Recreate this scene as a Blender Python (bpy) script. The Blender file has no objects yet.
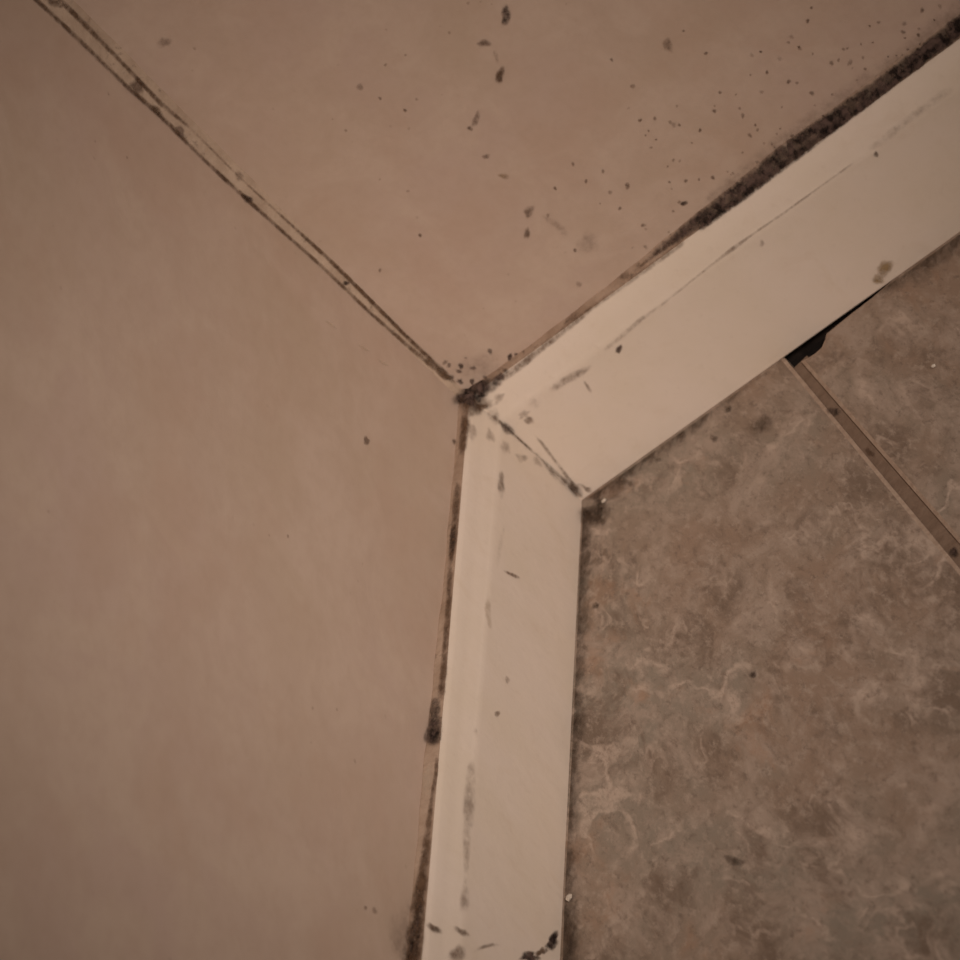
import bpy, bmesh, math, random
from mathutils import Vector, Matrix
from mathutils.bvhtree import BVHTree

random.seed(7)
scene = bpy.context.scene
C = scene.collection

# ------------------------------------------------------------------ camera
ROT = (2.0429870054503754, -0.3884386546102503, -0.7896527184342204)
TR = Vector((0.04407380499053769, 0.009042186452385458, 2.027618323536982))
FPX = 4000.0
_r = Vector(ROT)
RM = Matrix.Rotation(_r.length, 3, _r.normalized())          # world -> camera (x right, y down, z forward)
CAM = -(RM.transposed() @ TR)
cam_d = bpy.data.cameras.new('camera')
cam = bpy.data.objects.new('camera', cam_d)
C.objects.link(cam)
cam_d.sensor_width = 36.0
cam_d.lens = FPX / 960.0 * 36.0
cam_d.clip_start = 0.05
rows = [RM[0], -RM[1], -RM[2]]
m3 = Matrix((rows[0], rows[1], rows[2])).transposed()
cam.matrix_world = Matrix.Translation(CAM) @ m3.to_4x4()
scene.camera = cam
cam_d.dof.use_dof = True          # the photograph is a little soft
cam_d.dof.focus_distance = 1.82
cam_d.dof.aperture_fstop = 17

# ------------------------------------------------------------------ light
scene.view_settings.view_transform = 'Standard'
scene.view_settings.look = 'None'
scene.view_settings.gamma = 1.0
scene.view_settings.use_curve_mapping = False
scene.view_settings.exposure = 0.0
w = bpy.data.worlds.new('world')
scene.world = w
w.use_nodes = True
w.node_tree.nodes['Background'].inputs[0].default_value = (1.0, 0.86, 0.77, 1)
w.node_tree.nodes['Background'].inputs[1].default_value = 0.185

sp = bpy.data.lights.new('added_vignette_spot', 'SPOT')  # unseen spot, added so its cone dims the outer edges like vignetting
sp.energy = 146
sp.color = (1.0, 0.892, 0.825)
sp.spot_size = math.radians(24)
sp.spot_blend = 1.0
sp.shadow_soft_size = 0.22
spo = bpy.data.objects.new('added_vignette_spot', sp)
C.objects.link(spo)
spo.location = (1.20, -1.48, 1.12)
aim = Vector((0.02, -0.165, 0.09))
spo.rotation_euler = (aim - spo.location).to_track_quat('-Z', 'Y').to_euler()

# ------------------------------------------------------------------ dimensions (metres)
H = 0.08                     # skirting height
HR, DR = 0.0638, 0.0126      # right board: crease height, thickness
HL, DL = 0.0622, 0.0110      # left board
TOPD = 0.0062                # depth of the board's top edge
AL = -0.0328                 # left wall is slightly out of square
U = Vector((math.sin(AL), -math.cos(AL), 0))    # along the left wall, towards the room
NL = Vector((math.cos(AL), math.sin(AL), 0))    # out of the left wall
ROOM_X, ROOM_Y, ROOM_Z = 2.1, 2.6, 2.4


def ray(px, py):
    d = RM.transposed() @ Vector(((px - 480) / FPX, (py - 480) / FPX, 1))
    return d.normalized()


def on_floor(px, py, z=0.0):
    d = ray(px, py)
    t = (z - CAM.z) / d.z
    return CAM + d * t


# ------------------------------------------------------------------ helpers
def link(name, me, mat, parent=None, **props):
    o = bpy.data.objects.new(name, me)
    C.objects.link(o)
    if mat is not None:
        me.materials.append(mat)
    if parent is not None:
        o.parent = parent
    for k, v in props.items():
        o[k] = v
    return o


def mesh(name, verts, faces, smooth=False):
    me = bpy.data.meshes.new(name)
    me.from_pydata([tuple(v) for v in verts], [], faces)
    me.update()
    bm = bmesh.new(); bm.from_mesh(me)
    bmesh.ops.recalc_face_normals(bm, faces=bm.faces)
    bm.to_mesh(me); bm.free()
    if smooth:
        for p in me.polygons:
            p.use_smooth = True
    return me


def new_mat(name):
    m = bpy.data.materials.new(name)
    m.use_nodes = True
    nt = m.node_tree
    nt.nodes.clear()
    out = nt.nodes.new('ShaderNodeOutputMaterial')
    b = nt.nodes.new('ShaderNodeBsdfPrincipled')
    nt.links.new(b.outputs[0], out.inputs[0])
    return m, nt, b, out


class N:
    """small helper for node graphs"""
    def __init__(s, nt):
        s.nt = nt
        s.pos = nt.nodes.new('ShaderNodeNewGeometry').outputs['Position']

    def stretch(s, rot, scale):
        for key, val in (('Rotation', (0, 0, rot)), ('Scale', scale)):
            n = s.nt.nodes.new('ShaderNodeMapping')
            n.inputs[key].default_value = val
            s.nt.links.new(s.pos, n.inputs['Vector'])
            s.pos = n.outputs[0]

    def link(s, a, b):
        s.nt.links.new(a, b)

    def put(s, sock, v):
        if hasattr(v, 'is_output'):
            s.nt.links.new(v, sock)
        else:
            sock.default_value = v

    def noise(s, scale, detail=3, rough=0.55, dist=0.0, vec=None, col=False):
        n = s.nt.nodes.new('ShaderNodeTexNoise')
        n.inputs['Scale'].default_value = scale
        n.inputs['Detail'].default_value = detail
        n.inputs['Roughness'].default_value = rough
        n.inputs['Distortion'].default_value = dist
        s.link(vec if vec is not None else s.pos, n.inputs['Vector'])
        return n.outputs['Color' if col else 'Fac']

    def voronoi(s, scale, feature='F1', vec=None, out='Distance', rnd=1.0):
        n = s.nt.nodes.new('ShaderNodeTexVoronoi')
        n.feature = feature
        n.inputs['Scale'].default_value = scale
        n.inputs['Randomness'].default_value = rnd
        s.link(vec if vec is not None else s.pos, n.inputs['Vector'])
        return n.outputs[out]

    def math(s, op, a, b=0.0, c=None, clamp=False):
        n = s.nt.nodes.new('ShaderNodeMath')
        n.operation = op
        n.use_clamp = clamp
        s.put(n.inputs[0], a); s.put(n.inputs[1], b)
        if c is not None:
            s.put(n.inputs[2], c)
        return n.outputs[0]

    def vmath(s, op, a, b):
        n = s.nt.nodes.new('ShaderNodeVectorMath')
        n.operation = op
        s.put(n.inputs[0], a); s.put(n.inputs[1], b)
        return n.outputs[0]

    def warp(s, scale, amount, vec=None):
        c = s.noise(scale, 2, vec=vec, col=True)
        c = s.vmath('SUBTRACT', c, (0.5, 0.5, 0.5))
        c = s.vmath('MULTIPLY', c, (amount,) * 3)
        return s.vmath('ADD', vec if vec is not None else s.pos, c)

    def step(s, v, lo, hi, a=0.0, b=1.0):
        n = s.nt.nodes.new('ShaderNodeMapRange')
        n.interpolation_type = 'SMOOTHSTEP'
        s.put(n.inputs[0], v)
        n.inputs[1].default_value = lo; n.inputs[2].default_value = hi
        n.inputs[3].default_value = a; n.inputs[4].default_value = b
        return n.outputs[0]

    def mix(s, fac, a, b, mode='MIX'):
        n = s.nt.nodes.new('ShaderNodeMix')
        n.data_type = 'RGBA'
        n.blend_type = mode
        s.put(n.inputs[0], fac)
        s.put(n.inputs[6], a if hasattr(a, 'is_output') else (*a, 1))
        s.put(n.inputs[7], b if hasattr(b, 'is_output') else (*b, 1))
        return n.outputs[2]

    def bump(s, height, dist, strength=1.0):
        n = s.nt.nodes.new('ShaderNodeBump')
        n.inputs['Distance'].default_value = dist
        n.inputs['Strength'].default_value = strength
        s.link(height, n.inputs['Height'])
        return n.outputs[0]


# ------------------------------------------------------------------ materials
def wall_mat():
    m, nt, b, _ = new_mat('beige_wall_glaze')
    n = N(nt)
    n.stretch(0.0, (1.0, 0.55, 1.0))
    big = n.noise(7, 4, 0.6)
    mid = n.noise(26, 4, 0.6, 0.6)
    fine = n.noise(160, 3, 0.6)
    col = n.mix(n.step(big, 0.32, 0.68), (0.470, 0.345, 0.255), (0.485, 0.352, 0.278))
    col = n.mix(n.step(mid, 0.42, 0.66), col, (0.505, 0.375, 0.287))
    col = n.mix(n.step(n.noise(17, 4, 0.6), 0.48, 0.68, 0, 0.45), col, (0.450, 0.308, 0.225))
    col = n.mix(n.step(fine, 0.35, 0.75, 0, 0.22), col, (0.40, 0.28, 0.20))
    # scattered pin-prick specks
    warp = n.warp(300, 0.002)
    v = n.voronoi(150, vec=warp)
    speck = n.math('MULTIPLY', n.step(v, 0.05, 0.16, 1, 0), n.step(n.noise(11, 2), 0.50, 0.66))
    speck = n.math('MULTIPLY', speck, n.step(n.voronoi(150, vec=warp, out='Color'), 0.62, 0.70))
    col = n.mix(n.math('MULTIPLY', speck, 0.55), col, (0.13, 0.08, 0.05))
    n.put(b.inputs['Base Color'], col)
    n.put(b.inputs['Roughness'], n.step(mid, 0.3, 0.7, 0.5, 0.62))
    b.inputs['Specular IOR Level'].default_value = 0.3
    n.put(b.inputs['Normal'], n.bump(n.math('ADD', mid, n.math('MULTIPLY', fine, 0.25)), 0.0008, 0.5))
    return m


def board_mat():
    m, nt, b, _ = new_mat('cream_gloss_paint')
    n = N(nt)
    a = n.noise(18, 4, 0.6)
    f = n.noise(220, 3, 0.6)
    col = n.mix(n.step(a, 0.3, 0.7), (0.635, 0.520, 0.410), (0.655, 0.538, 0.440))
    col = n.mix(n.step(n.noise(45, 4, 0.65, 0.8), 0.52, 0.8, 0, 0.35), col, (0.56, 0.43, 0.315))
    col = n.mix(n.step(f, 0.55, 0.8, 0, 0.15), col, (0.46, 0.35, 0.26))
    n.put(b.inputs['Base Color'], col)
    n.put(b.inputs['Roughness'], n.step(a, 0.3, 0.7, 0.42, 0.55))
    b.inputs['Specular IOR Level'].default_value = 0.3
    n.put(b.inputs['Normal'], n.bump(n.math('ADD', n.noise(60, 3), n.math('MULTIPLY', f, 0.15)), 0.0006, 0.6))
    return m


def caulk_mat(name, c1, c2):
    m, nt, b, _ = new_mat(name)
    n = N(nt)
    col = n.mix(n.step(n.noise(70, 4, 0.6), 0.35, 0.7), c1, c2)
    dirt = n.step(n.noise(240, 4, 0.65), 0.55, 0.72, 0, 0.7)
    col = n.mix(n.math('MULTIPLY', dirt, n.step(n.noise(30, 2), 0.42, 0.6)), col, (0.10, 0.065, 0.04))
    n.put(b.inputs['Base Color'], col)
    b.inputs['Roughness'].default_value = 0.6
    n.put(b.inputs['Normal'], n.bump(n.noise(300, 3), 0.0006, 0.8))
    return m


def tile_mat():
    m, nt, b, _ = new_mat('faux_stone_floor_tile')
    n = N(nt)
    n.stretch(-1.971, (0.46, 1.0, 1.0))     # the stone print runs longer one way
    w1 = n.warp(12, 0.035)
    w2 = n.warp(48, 0.014, w1)
    w3 = n.warp(190, 0.0045, w2)
    big = n.noise(10, 4, 0.6, vec=w1)
    mid = n.noise(42, 6, 0.72, vec=w2)
    fine = n.noise(190, 5, 0.75)
    col = n.mix(n.step(big, 0.38, 0.62), (0.285, 0.198, 0.141), (0.255, 0.208, 0.160))
    col = n.mix(n.step(mid, 0.42, 0.64, 0, 0.9), col, (0.375, 0.285, 0.222))
    col = n.mix(n.step(n.noise(26, 6, 0.7, vec=w2), 0.48, 0.66, 0, 0.9), col, (0.170, 0.118, 0.083))
    # rusty clouds
    rust = n.step(n.noise(17, 5, 0.65, vec=w2), 0.56, 0.70, 0, 0.6)
    col = n.mix(rust, col, (0.345, 0.195, 0.115))
    # broken pale veins
    r1 = n.noise(15, 3, 0.6, vec=w3)
    ridge = n.math('ABSOLUTE', n.math('SUBTRACT', r1, 0.5))
    vein = n.math('MULTIPLY', n.step(ridge, 0.003, 0.022, 1, 0), n.step(n.noise(21, 4, 0.65, vec=w1), 0.47, 0.60))
    r2 = n.noise(34, 3, 0.6, vec=n.vmath('ADD', w3, (3.1, 1.7, 0.4)))
    ridge2 = n.math('ABSOLUTE', n.math('SUBTRACT', r2, 0.5))
    vein2 = n.math('MULTIPLY', n.step(ridge2, 0.004, 0.035, 1, 0), n.step(n.noise(27, 4, 0.65), 0.50, 0.62))
    patch = n.math('MULTIPLY', n.step(n.noise(60, 4, 0.7, vec=w2), 0.60, 0.70), n.step(n.noise(14, 2), 0.48, 0.62))
    v = n.math('MAXIMUM', n.math('MAXIMUM', vein, n.math('MULTIPLY', vein2, 0.75)), n.math('MULTIPLY', patch, 0.8))
    v = n.math('MULTIPLY', v, n.step(n.noise(300, 3, 0.7), 0.32, 0.58, 0.25, 1.0))
    col = n.mix(n.math('MULTIPLY', v, 0.75), col, (0.52, 0.40, 0.315))
    # grain
    col = n.mix(n.step(fine, 0.48, 0.70, 0, 0.7), col, (0.43, 0.335, 0.262))
    col = n.mix(n.step(n.noise(240, 4, 0.75), 0.50, 0.72, 0, 0.55), col, (0.125, 0.085, 0.060))
    n.put(b.inputs['Base Color'], col)
    n.put(b.inputs['Roughness'], n.step(fine, 0.3, 0.7, 0.5, 0.68))
    b.inputs['Specular IOR Level'].default_value = 0.3
    n.put(b.inputs['Normal'], n.bump(n.math('ADD', n.math('MULTIPLY', mid, 0.8), n.math('MULTIPLY', fine, 0.3)), 0.0012, 0.7))
    return m


def plain_noise_mat(name, c1, c2, scale=120, rough=0.85, bump=0.001):
    m, nt, b, _ = new_mat(name)
    n = N(nt)
    a = n.noise(scale, 4, 0.65)
    n.put(b.inputs['Base Color'], n.mix(n.step(a, 0.35, 0.68), c1, c2))
    b.inputs['Roughness'].default_value = rough
    b.inputs['Specular IOR Level'].default_value = 0.2
    n.put(b.inputs['Normal'], n.bump(a, bump, 0.8))
    return m


def stain_mat(name, c1, c2, scale=420, k=1.35, lo=0.05, hi=1.2):
    """film of mould or dirt: opaque where dense, thinning out and breaking up towards its rim"""
    m, nt, b, out = new_mat(name)
    n = N(nt)
    n.stretch(0.0, (1.0, 0.5, 1.0))
    at = nt.nodes.new('ShaderNodeAttribute'); at.attribute_name = 'dens'
    op = nt.nodes.new('ShaderNodeAttribute'); op.attribute_name = 'op'
    nz = n.noise(scale, 4, 0.7)
    nz2 = n.noise(scale * 0.3, 3, 0.6)
    j = n.math('ADD', n.math('MULTIPLY', n.math('SUBTRACT', nz, 0.5), k),
               n.math('MULTIPLY', n.math('SUBTRACT', nz2, 0.5), k))
    j = n.math('MULTIPLY', j, n.math('SQRT', at.outputs['Fac']))
    d = n.math('ADD', at.outputs['Fac'], j)
    fac = n.math('MULTIPLY', n.step(d, lo, hi), op.outputs['Fac'])
    fac = n.math('MULTIPLY', fac, n.step(at.outputs['Fac'], 0.0, 0.5))
    fac = n.math('MULTIPLY', fac, n.step(n.noise(scale * 0.45, 3, 0.65), 0.36, 0.56, 0.6, 1.0))
    n.put(b.inputs['Base Color'], n.mix(n.step(n.noise(scale * 0.6, 3, 0.6), 0.38, 0.66), c1, c2))
    b.inputs['Roughness'].default_value = 0.85
    b.inputs['Specular IOR Level'].default_value = 0.15
    tr = nt.nodes.new('ShaderNodeBsdfTransparent')
    ms = nt.nodes.new('ShaderNodeMixShader')
    n.link(fac, ms.inputs[0]); n.link(tr.outputs[0], ms.inputs[1]); n.link(b.outputs[0], ms.inputs[2])
    n.link(ms.outputs[0], out.inputs[0])
    return m


M_WALL = wall_mat()
M_BOARD = board_mat()
M_CAULK = caulk_mat('beige_caulk', (0.42, 0.30, 0.21), (0.34, 0.235, 0.16))
M_CAULK2 = caulk_mat('dingy_caulk', (0.40, 0.28, 0.20), (0.30, 0.20, 0.135))
M_TILE = tile_mat()
M_GROUT = plain_noise_mat('brown_grout', (0.185, 0.122, 0.084), (0.225, 0.152, 0.106), 150, 0.9, 0.0012)
M_RIM = plain_noise_mat('worn_tile_rim', (0.34, 0.24, 0.175), (0.42, 0.31, 0.23), 160, 0.7)
M_BED = plain_noise_mat('dark_mortar_bed', (0.012, 0.008, 0.006), (0.024, 0.016, 0.012), 90, 0.95)
M_BLACK = stain_mat('black_mould', (0.014, 0.008, 0.006), (0.105, 0.066, 0.052))
M_BROWN = stain_mat('brown_mould', (0.075, 0.038, 0.020), (0.135, 0.078, 0.045))
M_GREY = stain_mat('grey_brown_mould', (0.135, 0.085, 0.058), (0.21, 0.14, 0.10))
M_GRIME_SHADE = stain_mat('floor_grime_shade', (0.040, 0.024, 0.015), (0.085, 0.052, 0.033), 260, 1.5)  # floor dirt, also used for the painted contact shade beside the boards
M_RUST = stain_mat('yellow_brown_stain', (0.22, 0.135, 0.055), (0.33, 0.22, 0.11), 300, 1.2)
M_PALE = stain_mat('pale_residue', (0.60, 0.47, 0.34), (0.66, 0.53, 0.40), 300, 0.7)
M_CHIP = plain_noise_mat('chipped_paint', (0.50, 0.42, 0.34), (0.62, 0.53, 0.43), 300, 0.7)

# ------------------------------------------------------------------ structure: walls
solids = []      # (verts, faces) for the ray caster


def prism(outline, z0, z1):
    n = len(outline)
    v = [(x, y, z0) for x, y in outline] + [(x, y, z1) for x, y in outline]
    f = [tuple(range(n))[::-1], tuple(range(n, 2 * n))]
    f += [(i, (i + 1) % n, n + (i + 1) % n, n + i) for i in range(n)]
    return v, f


Lend = U * ROOM_Y
back = -NL * 0.1
v, f = prism([(0, 0), (ROOM_X, 0), (ROOM_X, 0.1), (-0.1, 0.1)], -0.02, ROOM_Z)
wr = link('wall_right', mesh('wall_right', v, f), M_WALL, kind='structure',
          label='beige wall with scattered mould specks above the right baseboard', category='wall')
solids.append((v, f))
v, f = prism([(0, 0), (-0.1, 0.1), (Lend.x + back.x, Lend.y + back.y), (Lend.x, Lend.y)], -0.02, ROOM_Z)
wl = link('wall_left', mesh('wall_left', v, f), M_WALL, kind='structure',
          label='plain beige wall left of the mouldy corner joint', category='wall')
solids.append((v, f))

# ------------------------------------------------------------------ structure: skirting boards
def profile(d, hc, e):
    """(depth, z) from the floor at the wall round the front to the wall at the top"""
    return [(0.0, 0.0), (d - 0.0006, 0.0), (d, 0.0007), (d, hc - 0.0030), (d - 0.0001, hc - 0.0004), (d - 0.0005, hc + 0.0008),
            (d - 0.0010, hc + 0.0026), (d - 0.0018, hc + 0.0062), (d - 0.0031, hc + 0.0100),
            (e + 0.0016, H - 0.0026), (e + 0.0005, H - 0.0008), (e - 0.0004, H), (0.0, H)]


PR = profile(DR, HR, TOPD)
PL = profile(DL, HL, TOPD)


def corner_pt(dr, dl, z):
    # point on y=-dr that is dl off the left wall
    y = -dr
    x = (dl - NL.y * y) / NL.x
    return Vector((x, y, z))


mit = [corner_pt(a[0], b[0], (a[1] + b[1]) / 2) for a, b in zip(PR, PL)]
np_ = len(PR)


def loft(a, b):
    v = list(a) + list(b)
    f = [(i, (i + 1) % np_, np_ + (i + 1) % np_, np_ + i) for i in range(np_)]
    f += [tuple(range(np_))[::-1], tuple(range(np_, 2 * np_))]
    return v, f


def board(name, ring_fn, length, label):
    """several stations along the run, joined into one closed board"""
    rings = [mit]
    for k in range(1, 25):
        s = length * (k / 24.0) ** 1.6
        rings.append(ring_fn(max(s, 0.02)))
    verts = [p for r in rings for p in r]
    faces = []
    for k in range(len(rings) - 1):
        a, b = k * np_, (k + 1) * np_
        faces += [(a + i, a + (i + 1) % np_, b + (i + 1) % np_, b + i) for i in range(np_)]
    faces += [tuple(range(np_))[::-1], tuple(range(len(verts) - np_, len(verts)))]
    me = mesh(name, verts, faces, smooth=True)
    me.set_sharp_from_angle(angle=math.radians(38))
    solids.append((verts, faces))
    return link(name, me, M_BOARD, kind='structure', label=label, category='baseboard')


def ring_right(s):
    return [Vector((s, -d, z)) for d, z in PR]


def ring_left(s):
    # the top edge drops very slightly towards the corner
    out = []
    for d, z in PL:
        t = max(0.0, (z - HL) / (H - HL))
        out.append(NL * d + U * s + Vector((0, 0, z + t * (0.0006 - 0.0045 * min(s, 0.4)))))
    return out


bR = board('baseboard_right', ring_right, ROOM_X, 'cream painted baseboard running up to the right, with a yellow stain')
bL = board('baseboard_left', ring_left, ROOM_Y, 'cream painted baseboard running straight down, with scuffed top edge')

# ------------------------------------------------------------------ structure: floor (mortar bed > tiles, grout)
corner_room = [Vector((0, 0, 0)), Vector((ROOM_X, 0, 0)), Vector((ROOM_X, Lend.y, 0)), Vector((Lend.x, Lend.y, 0))]
v, f = prism([(p.x, p.y) for p in corner_room], -0.03, -0.009)
floor = link('floor', mesh('floor', v, f), M_BED, kind='structure',
             label='brown faux stone tiled floor with one diagonal grout joint', category='floor')
solids.append((v, f))

v, f = prism([(0, 0), (ROOM_X, 0), (ROOM_X, -0.0039), (0, -0.0039)], -0.0089, -0.0002)  # dark strip added under the right board so the gap looks shaded
link('gap_shade_strip', mesh('gap_shade_strip', v, f), M_BED, floor)

G0, G1 = on_floor(797, 364), on_floor(955, 553)
gdir = (G1 - G0).normalized()
pdir = Vector((-gdir.y, gdir.x, 0))
if pdir.x < 0:
    pdir = -pdir
T, GW = 0.600, 0.0056


def clip(poly, p0, nrm):
    out = []
    for i in range(len(poly)):
        a, b = poly[i], poly[(i + 1) % len(poly)]
        da, db = (a - p0).dot(nrm), (b - p0).dot(nrm)
        if da >= 0:
            out.append(a)
        if da * db < 0:
            out.append(a + (b - a) * (da / (da - db)))
    return out


def clip_room(poly):
    m_ = 0.004
    for p0, nrm in ((Vector((0, -m_, 0)), Vector((0, -1, 0))), (NL * m_, NL),
                    (Vector((ROOM_X, 0, 0)), Vector((-1, 0, 0))), (Vector((0, Lend.y, 0)), Vector((0, 1, 0)))):
        poly = clip(poly, p0, nrm)
        if len(poly) < 3:
            return []
    return poly


def tile_mesh(poly, top=0.0, bot=-0.009, ch=0.0018):
    """slab with a small worn chamfer (second material) round its upper rim"""
    n = len(poly)
    area = sum(poly[i].x * poly[(i + 1) % n].y - poly[(i + 1) % n].x * poly[i].y for i in range(n))
    if area < 0:
        poly = poly[::-1]
    inner = []
    for i in range(n):
        a, b, c = poly[i - 1], poly[i], poly[(i + 1) % n]
        e1, e2 = (b - a).normalized(), (c - b).normalized()
        n1, n2 = Vector((-e1.y, e1.x, 0)), Vector((-e2.y, e2.x, 0))
        bis = n1 + n2
        bis = bis / max(bis.length_squared, 0.3) * 2
        inner.append(b + bis * ch)
    vs = [(p.x, p.y, bot) for p in poly] + [(p.x, p.y, top - 0.0005) for p in poly] + [(p.x, p.y, top) for p in inner]
    fs = [tuple(range(n))[::-1], tuple(range(2 * n, 3 * n))]
    rim = []
    for i in range(n):
        j = (i + 1) % n
        fs.append((i, j, n + j, n + i))
        rim.append(len(fs)); fs.append((n + i, n + j, 2 * n + j, 2 * n + i))
    me = mesh('tile', vs, fs)
    solids.append((vs, fs))
    return me, rim


def add_tile(poly):
    me, rim = tile_mesh(poly)
    o = link('tile', me, M_TILE, floor)
    me.materials.append(M_RIM)
    for i in rim:
        me.polygons[i].material_index = 1
    return o


G_START = -0.095
skew = 0.010     # the neighbour tile is laid a touch askew, so the joint widens towards the room
for ip in range(-4, 5):
    for ig in range(-1, 6):
        p_lo = ip * T + GW / 2
        p_hi = (ip + 1) * T - GW / 2
        g_lo = G_START + ig * T + GW / 2
        g_hi = G_START + (ig + 1) * T - GW / 2
        P = lambda p, g: Vector((G0.x, G0.y, 0)) + pdir * p + gdir * g
        poly = [P(p_lo, g_lo), P(p_hi, g_lo), P(p_hi, g_hi), P(p_lo, g_hi)]
        if ip == 0 and ig == 0:
            poly = [P(p_lo - 0.0006, g_lo), P(p_hi, g_lo), P(p_hi, g_hi), P(p_lo + skew * 0.35, g_hi)]
            poly = clip_room(poly)
            # broken corner where the joint runs under the skirting
            chip = [on_floor(x, y) for x, y in ((800.5, 361), (808, 357), (815, 352.5), (821, 347), (824.5, 339), (826, 333),
                                                (850, 313.5), (870, 298.2), (890, 281))]
            far = [q for q in poly if (q - chip[0]).length > 0.12]
            # order: chip runs from the joint to the skirting, then the far corners
            a = [q for q in far]
            cen = sum(a + chip, Vector()) / len(a + chip)
            ptA = Vector((chip[-1].x + 0.003, -0.004, 0))
            allp = chip + [ptA]
            # far corners sorted so that the outline goes on along the wall and comes back down the joint
            ang = lambda q: math.atan2(q.y - cen.y, q.x - cen.x)
            a0 = ang(ptA)
            far.sort(key=lambda q: (a0 - ang(q)) % (2 * math.pi))
            poly = allp + far
        else:
            poly = clip_room(poly)
        if len(poly) >= 3:
            add_tile(poly)

# grout: one strip per joint, a little below the tiles
def grout_strip(a, b, w_, bot=-0.009, top=-0.0011):
    d = (b - a).normalized()
    s = Vector((-d.y, d.x, 0)) * (w_ / 2)
    poly = clip_room([a - s, b - s, b + s, a + s])
    if len(poly) < 3:
        return
    v, f = prism([(p.x, p.y) for p in poly], bot, top)
    link('grout', mesh('grout', v, f), M_GROUT, floor)
    solids.append((v, f))


O0 = Vector((G0.x, G0.y, 0))
for ip in range(-4, 6):
    s0 = -0.002 if ip == 0 else -2.5
    grout_strip(O0 + pdir * (ip * T) + gdir * s0, O0 + pdir * (ip * T) + gdir * 3.4, 0.0126 if ip == 0 else GW + 0.001,
                top=-0.0012 - 0.00004 * (ip + 4))
for ig in range(-1, 7):
    c_ = O0 + gdir * (G_START + ig * T)
    if ig == 0:
        continue
    grout_strip(c_ - pdir * 3, c_ + pdir * 3, GW + 0.001, top=-0.0016)

# ------------------------------------------------------------------ structure: caulk beads
def strip_solid(name, sections, mat, label, **kw):
    """sections: list of rings (same count); closed solid"""
    k = len(sections[0])
    vs = [p for r in sections for p in r]
    fs = []
    for i in range(len(sections) - 1):
        a, b = i * k, (i + 1) * k
        fs += [(a + j, a + (j + 1) % k, b + (j + 1) % k, b + j) for j in range(k)]
    fs += [tuple(range(k))[::-1], tuple(range(len(vs) - k, len(vs)))]
    me = mesh(name, vs, fs, smooth=False)
    solids.append((vs, fs))
    return link(name, me, mat, kind='structure', label=label, category='caulk', **kw)


def jit(i, a):
    return a * (math.sin(i * 1.7) * 0.5 + math.sin(i * 0.61 + 1.3) * 0.5)


# wall-to-wall corner: bead widens towards the ceiling
secs = []
for i in range(61):
    z = H - 0.004 + (0.5 * i / 60.0 if i < 50 else 0.4167 + (ROOM_Z - H - 0.42) * ((i - 49) / 11.0))
    wv = 0.0030 + 0.0062 * min(1.0, (z - H) / 0.30) + jit(i, 0.0004)
    wv = max(wv, 0.0028)
    secs.append([Vector((0, 0, z)), NL * 0 + U * wv + Vector((0, 0, z)),
                 (U * wv + Vector((wv, 0, 0))) * 0.5 * 0.93 + NL * 0.0004 + Vector((0, -0.0004, z)), Vector((wv, 0, z))])
strip_solid('trim_1', secs, M_CAULK, 'thin beige caulk bead in the upright joint between the two walls')

# right skirting: bead fills the ledge behind the board and creeps up the wall
secs = []
for i in range(71):
    s = 0.004 + (0.40 * i / 60.0 if i <= 60 else 0.40 + (ROOM_X - 0.41) * (i - 60) / 10.0)
    h = 0.0012 + 0.0062 * min(1.0, max(0.0, (s - 0.075) / 0.13)) + jit(i, 0.0004)
    secs.append([Vector((s, 0, H - 0.002)), Vector((s, -TOPD + 0.0002, H - 0.002)), Vector((s, -TOPD + 0.0004, H + 0.0004)),
                 Vector((s, -TOPD * 0.45, H + 0.0004 + h * 0.42)), Vector((s, -0.0004, H + h)), Vector((s, 0, H + h))])
strip_solid('trim_2', secs, M_CAULK2, 'mouldy caulk bead between the upper wall and the right baseboard')

secs = []
for i in range(71):
    s = 0.004 + (0.56 * i / 60.0 if i <= 60 else 0.56 + (ROOM_Y - 0.57) * (i - 60) / 10.0)
    h = 0.0010 + 0.0022 * min(1.0, max(0.0, (s - 0.15) / 0.15)) + jit(i, 0.0005)
    zt = H + 0.0006 - 0.0045 * min(s, 0.4)
    o = U * s
    secs.append([o + Vector((0, 0, H - 0.003)), o + NL * (TOPD - 0.0002) + Vector((0, 0, H - 0.003)), o + NL * (TOPD - 0.0004) + Vector((0, 0, zt + 0.0004)),
                 o + NL * (TOPD * 0.45) + Vector((0, 0, zt + 0.0004 + h * 0.45)), o + NL * 0.0004 + Vector((0, 0, zt + h)), o + Vector((0, 0, zt + h))])
strip_solid('trim_3', secs, M_CAULK2, 'thin stained caulk bead between the left wall and the left baseboard')

# ------------------------------------------------------------------ ray caster onto what has been built
_v, _f = [], []
for vs, fs in solids:
    o = len(_v)
    _v += [Vector(p) for p in vs]
    _f += [tuple(i + o for i in q) for q in fs]
BVH = BVHTree.FromPolygons(_v, _f)


def hit(px, py, lift=0.0):
    d = ray(px, py)
    loc, nrm, _, _ = BVH.ray_cast(CAM, d)
    if nrm.dot(d) > 0:
        nrm = -nrm
    return loc + nrm * lift, nrm


def set_attr(me, name, vals):
    a = me.attributes.new(name, 'FLOAT', 'POINT')
    a.data.foreach_set('value', vals)


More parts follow.
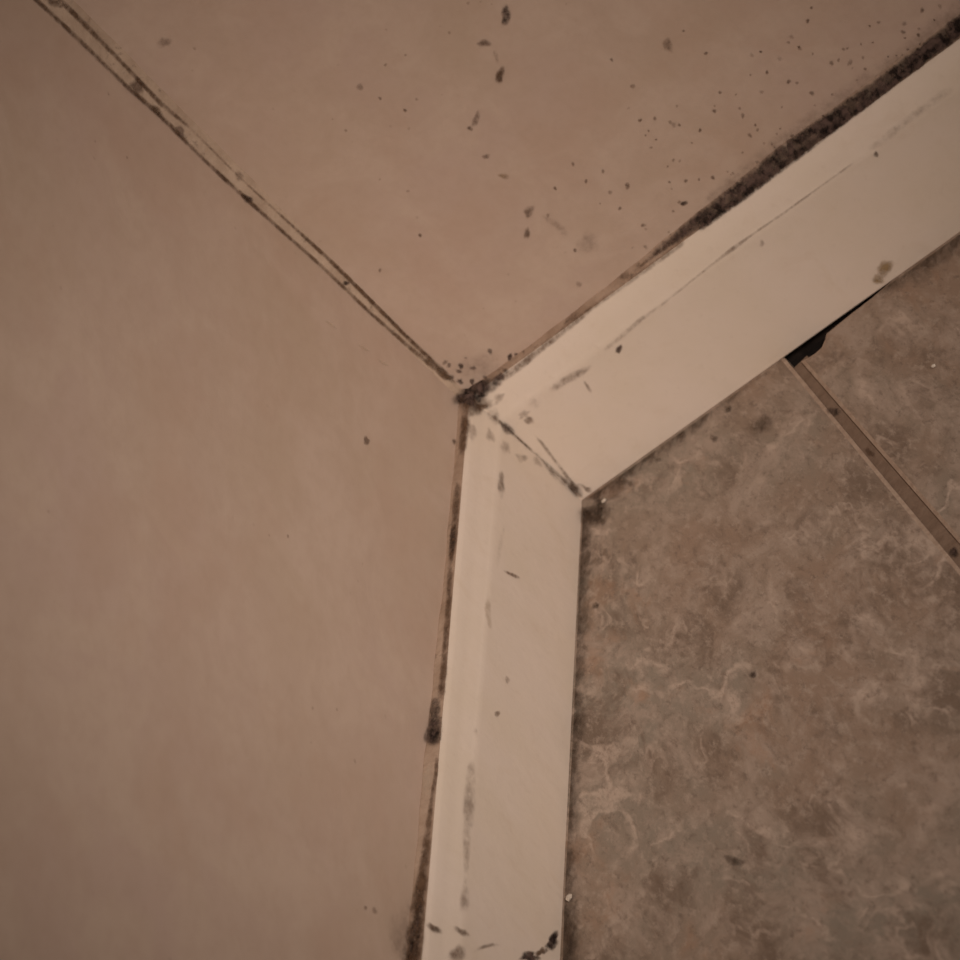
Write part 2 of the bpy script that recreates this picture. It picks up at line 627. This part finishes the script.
def film(name, verts, faces, dens, op, mat, label, cat, group=None):
    c = sum(verts, Vector()) / len(verts)
    me = bpy.data.meshes.new(name)
    me.from_pydata([tuple(p - c) for p in verts], [], faces)
    me.update()
    set_attr(me, 'dens', dens)
    set_attr(me, 'op', [op] * len(verts))
    o = link(name, me, mat)
    o.location = c
    o['label'] = label; o['category'] = cat
    if group:
        o['group'] = group
    return o


def ribbon(name, pts, mat, op, label, cat='mould', lift=0.0003, group=None, step=3.0, m=9, edge=0):
    """pts: (px, py, half width px, density) along a joint or streak; laid on whatever surface it crosses"""
    dense = []
    for (a, b) in zip(pts[:-1], pts[1:]):
        L_ = math.hypot(b[0] - a[0], b[1] - a[1])
        k = max(1, int(L_ / step))
        for i in range(k):
            t = i / k
            dense.append(tuple(a[j] + (b[j] - a[j]) * t for j in range(4)))
    dense.append(pts[-1])
    n = len(dense)
    verts, dens, faces = [], [], []
    for i, (x, y, hw, dn) in enumerate(dense):
        a, b = dense[max(0, i - 1)], dense[min(n - 1, i + 1)]
        tx, ty = b[0] - a[0], b[1] - a[1]
        l = math.hypot(tx, ty) or 1
        nx, ny = -ty / l, tx / l
        end = min(1.0, min(i, n - 1 - i) / 4.0)
        for j in range(m):
            if edge:      # one-sided: densest along the traced edge
                v_ = j / (m - 1)
                o_ = v_ * hw * edge
                q_ = (1 - v_) ** 1.3
            else:
                v_ = 2 * j / (m - 1) - 1
                o_ = v_ * hw * 1.25
                q_ = (1 - v_ * v_) ** 1.2
            p, _ = hit(x + nx * o_, y + ny * o_, lift)
            verts.append(p)
            dens.append(dn * q_ * end)
    for i in range(n - 1):
        for j in range(m - 1):
            faces.append((i * m + j, i * m + j + 1, (i + 1) * m + j + 1, (i + 1) * m + j))
    return film(name, verts, faces, dens, op, mat, label, cat, group)


def spot(name, px, py, rx, ry, ang, mat, op, label, cat='mould', dn=1.0, lift=0.0003, group=None, wob=0.28):
    rx, ry = rx * 1.28, ry * 1.28
    rings, seg = (0.3, 0.55, 0.8, 1.0), 12 if max(rx, ry) < 6 else 20
    ph = [random.uniform(0, 6.28) for _ in range(3)]
    ca, sa = math.cos(math.radians(ang)), math.sin(math.radians(ang))
    verts, dens = [hit(px, py, lift)[0]], [dn]
    for r in rings:
        for k in range(seg):
            t = 2 * math.pi * k / seg
            rr = r * (1 + wob * (0.5 * math.sin(2 * t + ph[0]) + 0.35 * math.sin(3 * t + ph[1]) + 0.25 * math.sin(5 * t + ph[2])))
            u, v_ = math.cos(t) * rx * rr, math.sin(t) * ry * rr
            verts.append(hit(px + u * ca - v_ * sa, py + u * sa + v_ * ca, lift)[0])
            dens.append(dn * 1.05 * (1 - r * r) ** 1.2)
    faces = [(0, 1 + k, 1 + (k + 1) % seg) for k in range(seg)]
    for q in range(len(rings) - 1):
        a, b = 1 + q * seg, 1 + (q + 1) * seg
        faces += [(a + k, b + k, b + (k + 1) % seg, a + (k + 1) % seg) for k in range(seg)]
    return film(name, verts, faces, dens, op, mat, label, cat, group)


# ------------------------------------------------------------------ mould, dirt and stains, each a thing of its own
random.seed(11)
# band on the caulk above the right skirting
ribbon('mould_band', [(640, 266, 4, .35), (668, 244, 5, .7), (688, 229, 7, 1.0), (703, 219, 8.5, 1.2), (740, 192, 9.5, 1.35), (785, 155, 10.5, 1.4), (830, 123, 9.5, 1.4),
                      (880, 87, 8.5, 1.4), (925, 53, 8.5, 1.5), (960, 26, 10, 1.6), (1040, -34, 9, 1.5), (1130, -101, 7, 1.0)], M_BLACK, 0.92,
       'thick black mould band on the caulk above the right baseboard', lift=0.0004)
ribbon('mould_streak', [(700, 208, 8, .5), (760, 160, 12, .55), (830, 106, 12, .5), (900, 58, 12, .55), (950, 18, 14, .6), (985, -8, 14, .6)], M_GREY, 0.4,
       'faint grey mould film on the wall along the upper side of the black band')
ribbon('mould_line', [(690, 233, 3, .7), (703, 226, 4, .9), (740, 199, 4, .9), (785, 165, 4.5, 1.0), (830, 131, 4.5, 1.0), (880, 93, 4.5, 1.0), (925, 58, 5, 1.0), (985, 13, 5, 1.0), (1120, -86, 4, .8)], M_BLACK, 0.8,
       'narrow black line where the mould band meets the right baseboard top', lift=0.0006)
ribbon('mould_streak', [(497, 383, 4, .75), (520, 366, 4.5, .8), (545, 346, 4, .7), (575, 322, 4, .7), (592, 308, 3, .5), (625, 285, 3, .55), (665, 256, 3.5, .6), (690, 238, 3, .5)], M_BROWN, 0.75,
       'thin brown mould streak along the right baseboard joint near the corner')
ribbon('mould_streak', [(560, 327, 3, .5), (578, 313, 5, .8), (583, 309, 3, .5)], M_GREY, 0.7,
       'short grey smudge on the joint where the right caulk starts to thicken')
ribbon('mould_streak', [(628, 276, 2.2, .55), (650, 259, 2.4, .6), (680, 236, 2.6, .7), (700, 220, 2.4, .6)], M_BROWN, 0.8,
       'hairline dark streak on the wall just left of the black mould band')
# corner clump
spot('mould_clump', 472, 395, 18, 12, -12, M_BLACK, 0.97, 'black mould clump in the corner where both baseboards meet the walls', dn=1.35, lift=0.0014, wob=.5)
spot('mould_clump', 475, 406, 14, 11, 10, M_BROWN, 0.9, 'brown mould patch on the board tops just below the black corner clump', dn=1.2, lift=0.0012, wob=.45)
spot('mould_clump', 492, 385, 12, 7, -38, M_BLACK, 0.8, 'small dark mould patch right of the black corner clump', dn=0.9)
# wall-to-wall joint
ribbon('mould_line', [(-60, -90, 2.6, .7), (36, 0, 3.0, .8), (80, 41, 3.0, .75), (125, 85, 3.0, .75), (160, 116, 3.2, .8), (205, 161, 2.6, .8), (245, 198, 2.8, .9), (285, 234, 2.4, .8), (320, 265, 2.4, .8), (370, 313, 2.4, .85),
                      (415, 352, 2.6, .8), (452, 383, 3.4, .9)], M_BROWN, 0.85, 'dark line down the left edge of the upright caulk bead')
ribbon('mould_line', [(-36, -90, 2.6, .7), (60, 0, 3.2, .8), (85, 25, 3.2, .85), (125, 66, 2.6, .75), (160, 103, 3.0, .85), (190, 128, 2.0, .5), (240, 178, 1.6, .4), (290, 224, 2.0, .6), (325, 256, 2.4, .9), (360, 290, 2.6, .95),
                      (400, 330, 2.6, .95), (458, 386, 3.4, 1.0)], M_BROWN, 0.92, 'dark line down the right edge of the upright caulk bead')
spot('mould_spot', 137, 86, 9, 6, 42, M_GREY, 0.85, 'greenish dark blotch on the upper part of the upright caulk bead', dn=.9)
spot('mould_spot', 157, 111, 8, 4, 44, M_BROWN, 0.8, 'dark blotch on the left rim of the upright caulk bead', dn=.9)
spot('mould_spot', 180, 131, 6, 4.5, 44, M_GREY, 0.85, 'small dark blotch midway up the upright caulk bead', dn=.9)
spot('mould_spot', 247, 199, 7, 3.6, 40, M_BLACK, 0.85, 'black spot on the left edge of the upright caulk bead', dn=.95)
spot('mould_spot', 239, 176, 5, 5, 40, M_GREY, 0.6, 'faint grey spot on the right edge of the upright caulk bead', dn=.8)
spot('mould_spot', 346, 283, 3.4, 2.8, 0, M_BLACK, 0.85, 'tiny black dot on the upright caulk bead near the corner', dn=1)
spot('mould_spot', 55, 3, 9, 4.5, 30, M_BROWN, 0.85, 'dark brown blotch at the topmost visible end of the upright caulk bead', dn=.9)
# left skirting joint
ribbon('mould_streak', [(466, 408, 5, .9), (465, 425, 5, .9), (463, 445, 4.5, .85), (461, 460, 4, .7)], M_BROWN, 0.9,
       'brown mould streak at the upper end of the left baseboard joint')
ribbon('mould_streak', [(458, 476, 3.5, .6), (457, 500, 4.5, .85), (455, 525, 4, .8), (453, 545, 3.5, .9), (450, 570, 3, .75)], M_BROWN, 0.85,
       'brown mould streak on the left baseboard joint below the corner')
ribbon('mould_streak', [(454, 522, 3, .8), (453, 540, 3.6, 1.0), (451, 560, 2.6, .8)], M_BLACK, 0.75,
       'short black sliver on the left baseboard joint beside the mitre')
ribbon('mould_streak', [(451, 560, 3, .75), (449, 600, 3.4, .8), (446, 640, 3.4, .85), (443, 680, 4, .85), (440, 705, 5, .8)], M_BROWN, 0.8,
       'long thin brown streak on the left baseboard joint above the black patch')
ribbon('mould_patch', [(437, 690, 5, .55), (435, 710, 7, .75), (434, 728, 8, 1.3), (431, 742, 9, 1.8), (429, 750, 8, 1.3)], M_BLACK, 0.97,
       'jet black mould patch halfway down the left baseboard joint', lift=0.0005)
spot('caulk_residue', 428, 780, 7, 17, 4, M_PALE, 0.5, 'pale yellowish residue on the left joint just below the black patch', 'residue', dn=.8)
ribbon('mould_streak', [(437, 752, 2.4, .8), (436, 775, 2.2, .75), (432, 800, 2.6, .8), (428, 830, 4, .8), (424, 870, 6, .85), (419, 905, 8, .95), (414, 940, 10, 1.1), (411, 964, 11, 1.15), (402, 1040, 9, .9), (392, 1120, 6, .7)], M_BROWN, 0.9,
       'dark brown mould streak along the lowest stretch of the left baseboard joint')
ribbon('mould_streak', [(422, 890, 4, .7), (417, 920, 5, .95), (413, 945, 6, 1.1), (410, 964, 6, 1.1), (403, 1020, 5, .8)], M_BLACK, 0.85,
       'black mould at the bottom end of the left baseboard joint')
# mitre joint
ribbon('mould_line', [(484, 408, 3, .5), (503, 425, 3, .7), (520, 440, 2, .7), (545, 462, 1.9, .6), (565, 481, 2.4, .8), (581, 498, 5, 1.2)], M_BROWN, 0.8,
       'thin dark line along the mitre joint between the two baseboards')
ribbon('mould_line', [(530, 430, 2, .5), (542, 443, 2.2, .65), (556, 462, 2.2, .6), (572, 482, 2.2, .7), (580, 494, 2.6, .8)], M_GREY, 0.75,
       'faint second crack line on the right board beside the mitre joint')
spot('mould_spot', 508, 429, 9, 4.5, 48, M_BLACK, 0.92, 'black mould blotch on the mitre joint between the baseboards', dn=1.0)
spot('mould_spot', 494, 416, 9, 8, 40, M_GREY, 0.5, 'grey smudge on the upper end of the mitre joint', dn=.7)
spot('mould_spot', 529, 420, 6, 4, 30, M_GREY, 0.7, 'grey smudge on the right board just above the mitre joint', dn=.8)
spot('mould_spot', 560, 478, 16, 7, 45, M_GREY, 0.5, 'speckled grey patch on the left board below the mitre joint', dn=.62)
spot('mould_spot', 574, 488, 12, 6, 52, M_BROWN, 0.8, 'brown mould patch at the lower end of the mitre joint', dn=.8)
spot('mould_spot', 501, 485, 4, 14, 2, M_BROWN, 0.6, 'reddish brown upright streak near the top of the left baseboard', dn=.8)
spot('mould_spot', 505, 448, 5, 9, -20, M_GREY, 0.45, 'faint grey smudge on the left board under the black mitre blotch', dn=.7)
spot('mould_spot', 472, 432, 5, 9, 0, M_GREY, 0.55, 'small grey smudge on the top edge of the left baseboard', dn=.75)
for (x, y, rx, ry, a_, o_, lab) in ((521, 458, 7, 4, 45, .4, 'faint grey smear on the left board under the middle of the mitre'), (537, 462, 6, 4, 40, .4, 'faint grey fleck hugging the left side of the mitre line'),
                                    (524, 414, 8, 3, -30, .4, 'faint grey fleck on the right board near the top of the mitre'), (490, 436, 4, 8, 0, .35, 'pale grey rub on the sloping top of the left board near the corner'),
                                    (550, 470, 10, 3, 44, .5, 'thin grey rub beside the lower mitre line'), (586, 488, 7, 3, 30, .6, 'small brown tick on the right board above the inner corner'),
                                    (499, 398, 8, 4, -35, .4, 'faint tan rub on the right board top beside the corner clump')):
    spot('mould_spot', x, y, rx, ry, a_, M_GREY, o_, lab, dn=.85, wob=.5)
# cluster of dots above the corner
sp_lab = 'tiny faint mould dot in the cluster on the wall just above the corner'
for (x, y, r, o_, lab) in (
        (461, 366, 3.4, .9, 'topmost black dot on the left side of the corner cluster'), (459, 371, 3, .7, None), (473, 368, 3.4, .55, 'brown dot in the middle of the corner cluster'),
        (490, 351, 3.6, .6, 'lone brown dot at the top of the corner cluster'), (510, 357, 3.8, .95, 'largest black dot, right end of the corner cluster'), (516, 354, 2.4, .7, None),
        (501, 377, 4.4, .9, 'black dot of the corner cluster touching the right caulk'), (472, 381, 3, .85, 'black dot just above the black corner clump'),
        (460, 381, 3.6, .8, 'black dot of the corner cluster touching the upright caulk bead'), (452, 377, 3, .5, None),
        (445, 362, 3.2, .4, None), (449, 365, 2.6, .45, None), (485, 377, 2.6, .45, None), (480, 384, 4, .7, None), (506, 371, 3, .6, None), (466, 358, 2, .4, None), (524, 352, 2, .4, None), (441, 369, 2.4, .35, None)):
    spot('mould_spot', x, y, r, r * random.uniform(.7, 1), random.uniform(0, 180), M_BLACK, o_, lab or sp_lab, group='mould dots above the corner')
spot('mould_spot', 478, 366, 34, 14, -12, M_GREY, 0.32, 'faint grey film of mould on the wall above the corner', dn=.55)
# single marks on the upper wall
spot('mould_spot', 506, 15, 5.5, 9.5, 12, M_BLACK, 0.9, 'dark oval mould spot near the top of the upper wall', dn=1.0)
spot('mould_spot', 484, 43, 8, 4, -15, M_GREY, 0.85, 'brown comma shaped smudge under the oval spot on the upper wall', dn=.8)
spot('mould_spot', 500, 75, 5, 8, 18, M_BROWN, 0.85, 'brown hook shaped mould spot, second below the oval spot', dn=.9)
spot('mould_spot', 496, 56, 3, 7, -20, M_GREY, 0.4, 'faint trail between the two brown smudges on the upper wall', dn=.7)
spot('mould_spot', 476, 119, 4, 8, 15, M_GREY, 0.7, 'faint upright grey smear in the middle of the upper wall', dn=.8)
spot('mould_spot', 470, 128, 3.4, 2.6, 0, M_BROWN, 0.75, 'small brown dot beside the faint grey smear on the wall', dn=.9)
spot('mould_spot', 486, 156, 4, 3.2, 0, M_GREY, 0.7, 'small grey dot in the middle of the upper wall', dn=.85)
spot('mould_spot', 504, 176, 6, 3.4, 20, M_RUST, 0.6, 'small tan fleck low in the middle of the upper wall', dn=.8)
spot('mould_spot', 360, 87, 4.5, 3.6, 10, M_GREY, 0.75, 'lone grey spot on the upper wall nearest the upright joint', dn=.85)
spot('mould_spot', 164, 42, 8, 6, 0, M_GREY, 0.55, 'faint grey smudge on the wall right of the upright caulk bead', dn=.7)
spot('mould_spot', 529, 211, 5.5, 7, 10, M_BROWN, 0.65, 'brown speckled spot on the wall below centre, top of a pair', dn=.75)
spot('mould_spot', 527, 233, 3, 7, 6, M_BROWN, 0.7, 'narrow brown spot on the wall, lower of a pair', dn=.8)
ribbon('mould_streak', [(535, 213, 3, .45), (550, 220, 4, .55), (562, 229, 5, .55), (570, 245, 5, .45)], M_GREY, 0.5, 'faint curved grey smear on the wall right of the brown pair')
spot('mould_spot', 588, 243, 14, 12, 30, M_GREY, 0.42, 'faint blotchy grey patch on the wall above the right baseboard joint', dn=.55)
spot('mould_spot', 625, 276, 7, 4.5, -35, M_BROWN, 0.75, 'cluster of brown flecks touching the right baseboard joint', dn=.75)
spot('mould_spot', 579, 284, 4, 3, 0, M_GREY, 0.5, 'lone faint dot on the wall left of the joint flecks', dn=.8)
spot('mould_spot', 684, 203, 4, 3, -20, M_BLACK, 0.85, 'black dot on the wall just above the start of the black band', dn=1)
spot('mould_spot', 668, 45, 6, 7, 0, M_BROWN, 0.6, 'soft brown dot high on the wall right of centre', dn=.8)
# fine specks on the upper wall, denser towards the black band
def speck_label(x, y):
    if x < 640:
        return 'tiny mould speck on the middle of the upper wall, left of black band'
    dist = (275 - 0.745 * (x - 640)) - y
    a = 'close to' if dist < 60 else 'well away from'
    b = 'lower' if x < 745 else ('middle' if x < 850 else 'far')
    return 'tiny mould speck on upper wall %s the %s stretch of black band' % (a, b)


n_ = 0
while n_ < 105:
    x, y = random.uniform(590, 945), random.uniform(5, 250)
    dist = (275 - 0.745 * (x - 640)) - y        # px above the joint
    if dist < 16 or random.random() > math.exp(-max(0, dist - 20) / 75.0) * (0.95 if x > 640 else .5):
        continue
    r = random.choice((1.4, 1.6, 1.9, 2.2, 2.8))
    spot('mould_speck', x, y, r, r * random.uniform(.7, 1), random.uniform(0, 180), M_BROWN, random.uniform(.3, .62), speck_label(x, y), group='mould specks on the upper wall')
    n_ += 1
for (x, y) in ((603, 171), (586, 181), (555, 188), (573, 164), (380, 98), (405, 110), (640, 120), (655, 118), (706, 53), (720, 92), (767, 72), (700, 130), (575, 250), (548, 215), (420, 235), (380, 270)):
    spot('mould_speck', x, y, 2.2, 1.9, random.uniform(0, 180), M_BROWN, random.uniform(.4, .75), speck_label(x, y), group='mould specks on the upper wall')
# left wall marks
spot('mould_spot', 366, 441, 3, 5, 5, M_GREY, 0.8, 'single small dark mark on the left wall beside the corner', dn=.9)
for (x, y, a, lab) in ((331, 325, 35, 'short pale scratch on the left wall, uppermost of three'), (363, 348, 30, 'short pale scratch on the left wall, middle of three'),
                       (383, 363, 32, 'short pale scratch on the left wall, lowest of three')):
    spot('scratch', x, y, 7, 1.6, a, M_PALE, 0.55, lab, 'scratch', dn=1, wob=.1)
spot('mould_spot', 374, 911, 3, 4, 0, M_GREY, 0.6, 'small faint dot on the left wall near its lower edge', dn=.8)
spot('mould_spot', 365, 908, 2, 2.6, 0, M_BROWN, 0.6, 'tiny brown fleck on the left wall near its lower edge', dn=.9)
spot('mould_spot', 454, 442, 2.4, 3, 0, M_BROWN, 0.6, 'tiny brown dot on the left wall beside the joint streak', dn=.9)
spot('grime_patch', 402, 930, 14, 40, 8, M_GREY, 0.4, 'greyish dirt film on the left wall beside the lowest joint', 'dirt', dn=.6)
# right board
spot('mould_spot', 876, 154, 3.2, 3, 0, M_BLACK, 0.9, 'single black dot on the upper half of the right baseboard', 'mould', dn=1)
spot('mould_spot', 619, 349, 3.4, 4.4, 20, M_BLACK, 0.8, 'small black fleck on the right baseboard near the corner', 'mould', dn=1)
spot('rust_stain', 885, 268, 9, 8, -60, M_RUST, 0.9, 'round yellow brown stain at the lower edge of the right baseboard', 'stain', dn=.9)
spot('rust_stain', 878, 279, 6, 6, -30, M_RUST, 0.75, 'small tan stain tail below the round stain on the right baseboard', 'stain', dn=.8)
spot('scuff_mark', 588, 387, 2, 8, -28, M_GREY, 0.5, 'short slanted scratch on the right baseboard face', 'scuff', dn=.8)
ribbon('scuff_mark', [(545, 394, 4, .4), (558, 385, 5, .6), (575, 375, 5, .7), (586, 369, 4, .6), (600, 358, 3, .3)], M_GREY, 0.65, 'grey scuff along the crease of the right baseboard near the corner', 'scuff')
ribbon('scuff_mark', [(598, 355, 3, .4), (620, 337, 3.4, .5), (640, 320, 3, .6), (660, 306, 2, .45), (690, 282, 1.6, .45), (715, 262, 1.8, .55), (735, 247, 2.6, .85), (750, 236, 1.8, .6), (785, 212, 1.6, .6), (825, 183, 1.4, .5), (860, 158, 1.8, .4)], M_GREY, 0.55,
       'thin dirt line along the crease of the right baseboard', 'scuff')
ribbon('scuff_mark', [(862, 155, 4, .35), (885, 138, 6, .5), (910, 118, 5, .5), (940, 96, 6, .4), (960, 82, 5, .4)], M_GREY, 0.5, 'faint speckled dirt along the far crease of the right baseboard', 'scuff')
spot('scuff_mark', 762, 243, 3, 4, 0, M_GREY, 0.4, 'faint smudge just below the crease of the right baseboard', 'scuff', dn=.8)
ribbon('scuff_mark', [(521, 398, 5, .4), (535, 402, 8, .5), (546, 396, 6, .4)], M_GREY, 0.45, 'faint grey mottling on the right board above the mitre', 'scuff')
# left board
ribbon('scuff_mark', [(505, 518, 2.4, .3), (500, 545, 3, .4), (496, 575, 3, .35)], M_GREY, 0.4, 'faint grey line high on the left baseboard crease', 'scuff')
spot('scuff_mark', 512, 575, 8, 2.2, 25, M_GREY, 0.75, 'small curved hair-like mark on the left baseboard face', 'scuff', dn=.9)
ribbon('rust_stain', [(489, 592, 3, .6), (487, 608, 4, .8), (489, 622, 3, .7), (492, 638, 2, .5)], M_RUST, 0.5, 'faint tan drip on the left baseboard', 'stain')
spot('scuff_mark', 497, 714, 3.4, 3, 0, M_GREY, 0.6, 'lone grey dot on the lower half of the left baseboard', 'scuff', dn=.9)
spot('scuff_mark', 507, 680, 2.6, 4, 0, M_GREY, 0.4, 'faint small dot on the left baseboard face', 'scuff', dn=.9)
ribbon('scuff_mark', [(474, 722, 3, .5), (477, 735, 4, .65), (480, 742, 3, .5)], M_GREY, 0.65, 'short crooked grey scuff on the left baseboard crease', 'scuff')
ribbon('scuff_mark', [(472, 755, 4, .45), (470, 780, 6, .65), (469, 805, 7, .75), (467, 835, 6, .65), (466, 860, 4, .5), (465, 885, 4, .5), (464, 905, 6, .8), (463, 918, 5, .6)], M_GREY, 0.5,
       'long grey scuffed streak along the lower crease of the left baseboard', 'scuff')
spot('scuff_mark', 461, 932, 8, 4, 28, M_BROWN, 0.9, 'dark brown chip mark near the bottom end of the left baseboard', 'scuff', dn=.9)
spot('scuff_mark', 434, 929, 9, 4, 38, M_BROWN, 0.85, 'dark slanted chip mark on the top edge of the left baseboard', 'scuff', dn=.9)
spot('scuff_mark', 457, 955, 8, 11, 10, M_GREY, 0.8, 'grey smudge at the cut bottom end of the left baseboard', 'scuff', dn=.9)
ribbon('scuff_mark', [(470, 954, 2, .5), (480, 948, 2.4, .8), (492, 945, 2.2, .8), (505, 946, 2, .6)], M_GREY, 0.7, 'thin curved crack in the paint at the bottom of the left baseboard', 'scuff')
spot('mould_patch', 552, 942, 8, 6, -50, M_BLACK, 0.95, 'dark crumbling mould patch on the lower right corner of the left baseboard', dn=1.4, wob=.5)
spot('mould_patch', 541, 952, 6, 4, -20, M_BROWN, 0.8, 'small brown mould bridge between two dark patches at the bottom board end', dn=1.1, wob=.5)
spot('mould_patch', 529, 957, 9, 5, -10, M_BLACK, 0.95, 'dark mould patch cut by the bottom edge of the picture on the left baseboard', dn=1.4, wob=.5)
# grime on the floor along the skirting; the fading lines also paint in contact shade
ribbon('grime_shade_line', [(583, 503, 26, 1.0), (582, 540, 20, .95), (579, 600, 22, .85), (576.5, 660, 20, .85), (574, 720, 22, .9), (571, 780, 20, .85), (568, 840, 22, .9), (565, 900, 26, 1.0), (563, 962, 30, 1.05), (557, 1080, 26, .9), (549, 1240, 22, .8)], M_GRIME_SHADE, 0.72,
       'dark line of grime and painted shade on the floor along the left baseboard', 'dirt', edge=-1)
ribbon('grime_shade_line', [(585, 501, 24, 1.0), (640, 462, 18, .85), (690, 426.5, 15, .8), (735, 394.5, 11, .6), (778, 364, 8, .4)], M_GRIME_SHADE, 0.7,
       'dark line of grime and painted shade on the floor along the right baseboard', 'dirt', edge=1)
ribbon('grime_shade_line', [(872, 297, 12, .5), (910, 270.5, 22, .8), (964, 232, 34, .95), (1040, 178, 26, .8), (1130, 114, 18, .7)], M_GRIME_SHADE, 0.7, 'dark grime and painted shade on the floor beneath the far end of the right baseboard', 'dirt', edge=1)
spot('grime_patch', 596, 514, 16, 14, -30, M_GRIME_SHADE, 0.85, 'blackish dirt pocket on the floor in the inner corner of the baseboards', 'dirt', dn=.9)
for (x, y, r, lab) in ((659, 460, 4, 'dark fleck on the floor near the right baseboard, closest to the corner'), (630, 483, 6, 'dark smear on the floor beside the corner pocket'),
                       (714, 438, 5, 'dark fleck on the tile below the right baseboard, second from the corner'), (728, 409, 5, 'dark fleck on the tile hugging the right baseboard'),
                       (763, 425, 12, 'olive dark blotch on the tile left of the grout joint')):
    spot('grime_patch', x, y, r, r * .8, 0, M_GRIME_SHADE, 0.6, lab, 'dirt', dn=.8)
spot('mould_spot', 753, 675, 4, 4.4, 30, M_BLACK, 0.85, 'single black dot on the large floor tile', dn=1)
spot('grime_patch', 735, 861, 11, 5.5, 20, M_GRIME_SHADE, 0.8, 'dark leaf-shaped smear low on the large floor tile', 'dirt', dn=.85)
spot('grime_patch', 596, 606, 4, 4, 0, M_GRIME_SHADE, 0.7, 'reddish dark fleck on the tile beside the left baseboard', 'dirt', dn=.8)
# holes in the grout
spot('grout_hole', 834, 412, 7, 4.6, 20, M_BLACK, 0.85, 'dark pit in the grout joint, upper one', 'hole', dn=1.1)
spot('grout_hole', 870, 453, 6, 4, 40, M_BROWN, 0.75, 'shallow dark pit in the grout joint, middle one', 'hole', dn=.8)
spot('grout_hole', 954, 553, 6, 4.5, 45, M_BLACK, 0.95, 'black pit in the grout joint at the right edge of the picture', 'hole', dn=1.2)


# loose crumbs lying on the floor
def crumb(px, py, r, label):
    c, nrm = hit(px, py)
    bm = bmesh.new()
    bmesh.ops.create_icosphere(bm, subdivisions=1, radius=r)
    for v_ in bm.verts:
        v_.co *= random.uniform(.7, 1.15)
        v_.co.z *= .6
    zmin = min(v_.co.z for v_ in bm.verts)
    for v_ in bm.verts:
        v_.co.z -= zmin
    me = bpy.data.meshes.new('paint_crumb')
    bm.to_mesh(me); bm.free()
    o = link('paint_crumb', me, M_CHIP)
    o.location = c
    o['label'] = label; o['category'] = 'crumb'
    return o


crumb(571, 899, 0.0022, 'pale paint crumb on the floor against the left baseboard')
crumb(605, 502, 0.0016, 'tiny white crumb on the floor in the corner of the baseboards')
crumb(934, 367, 0.0014, 'tiny pale crumb on the tile right of the grout joint')
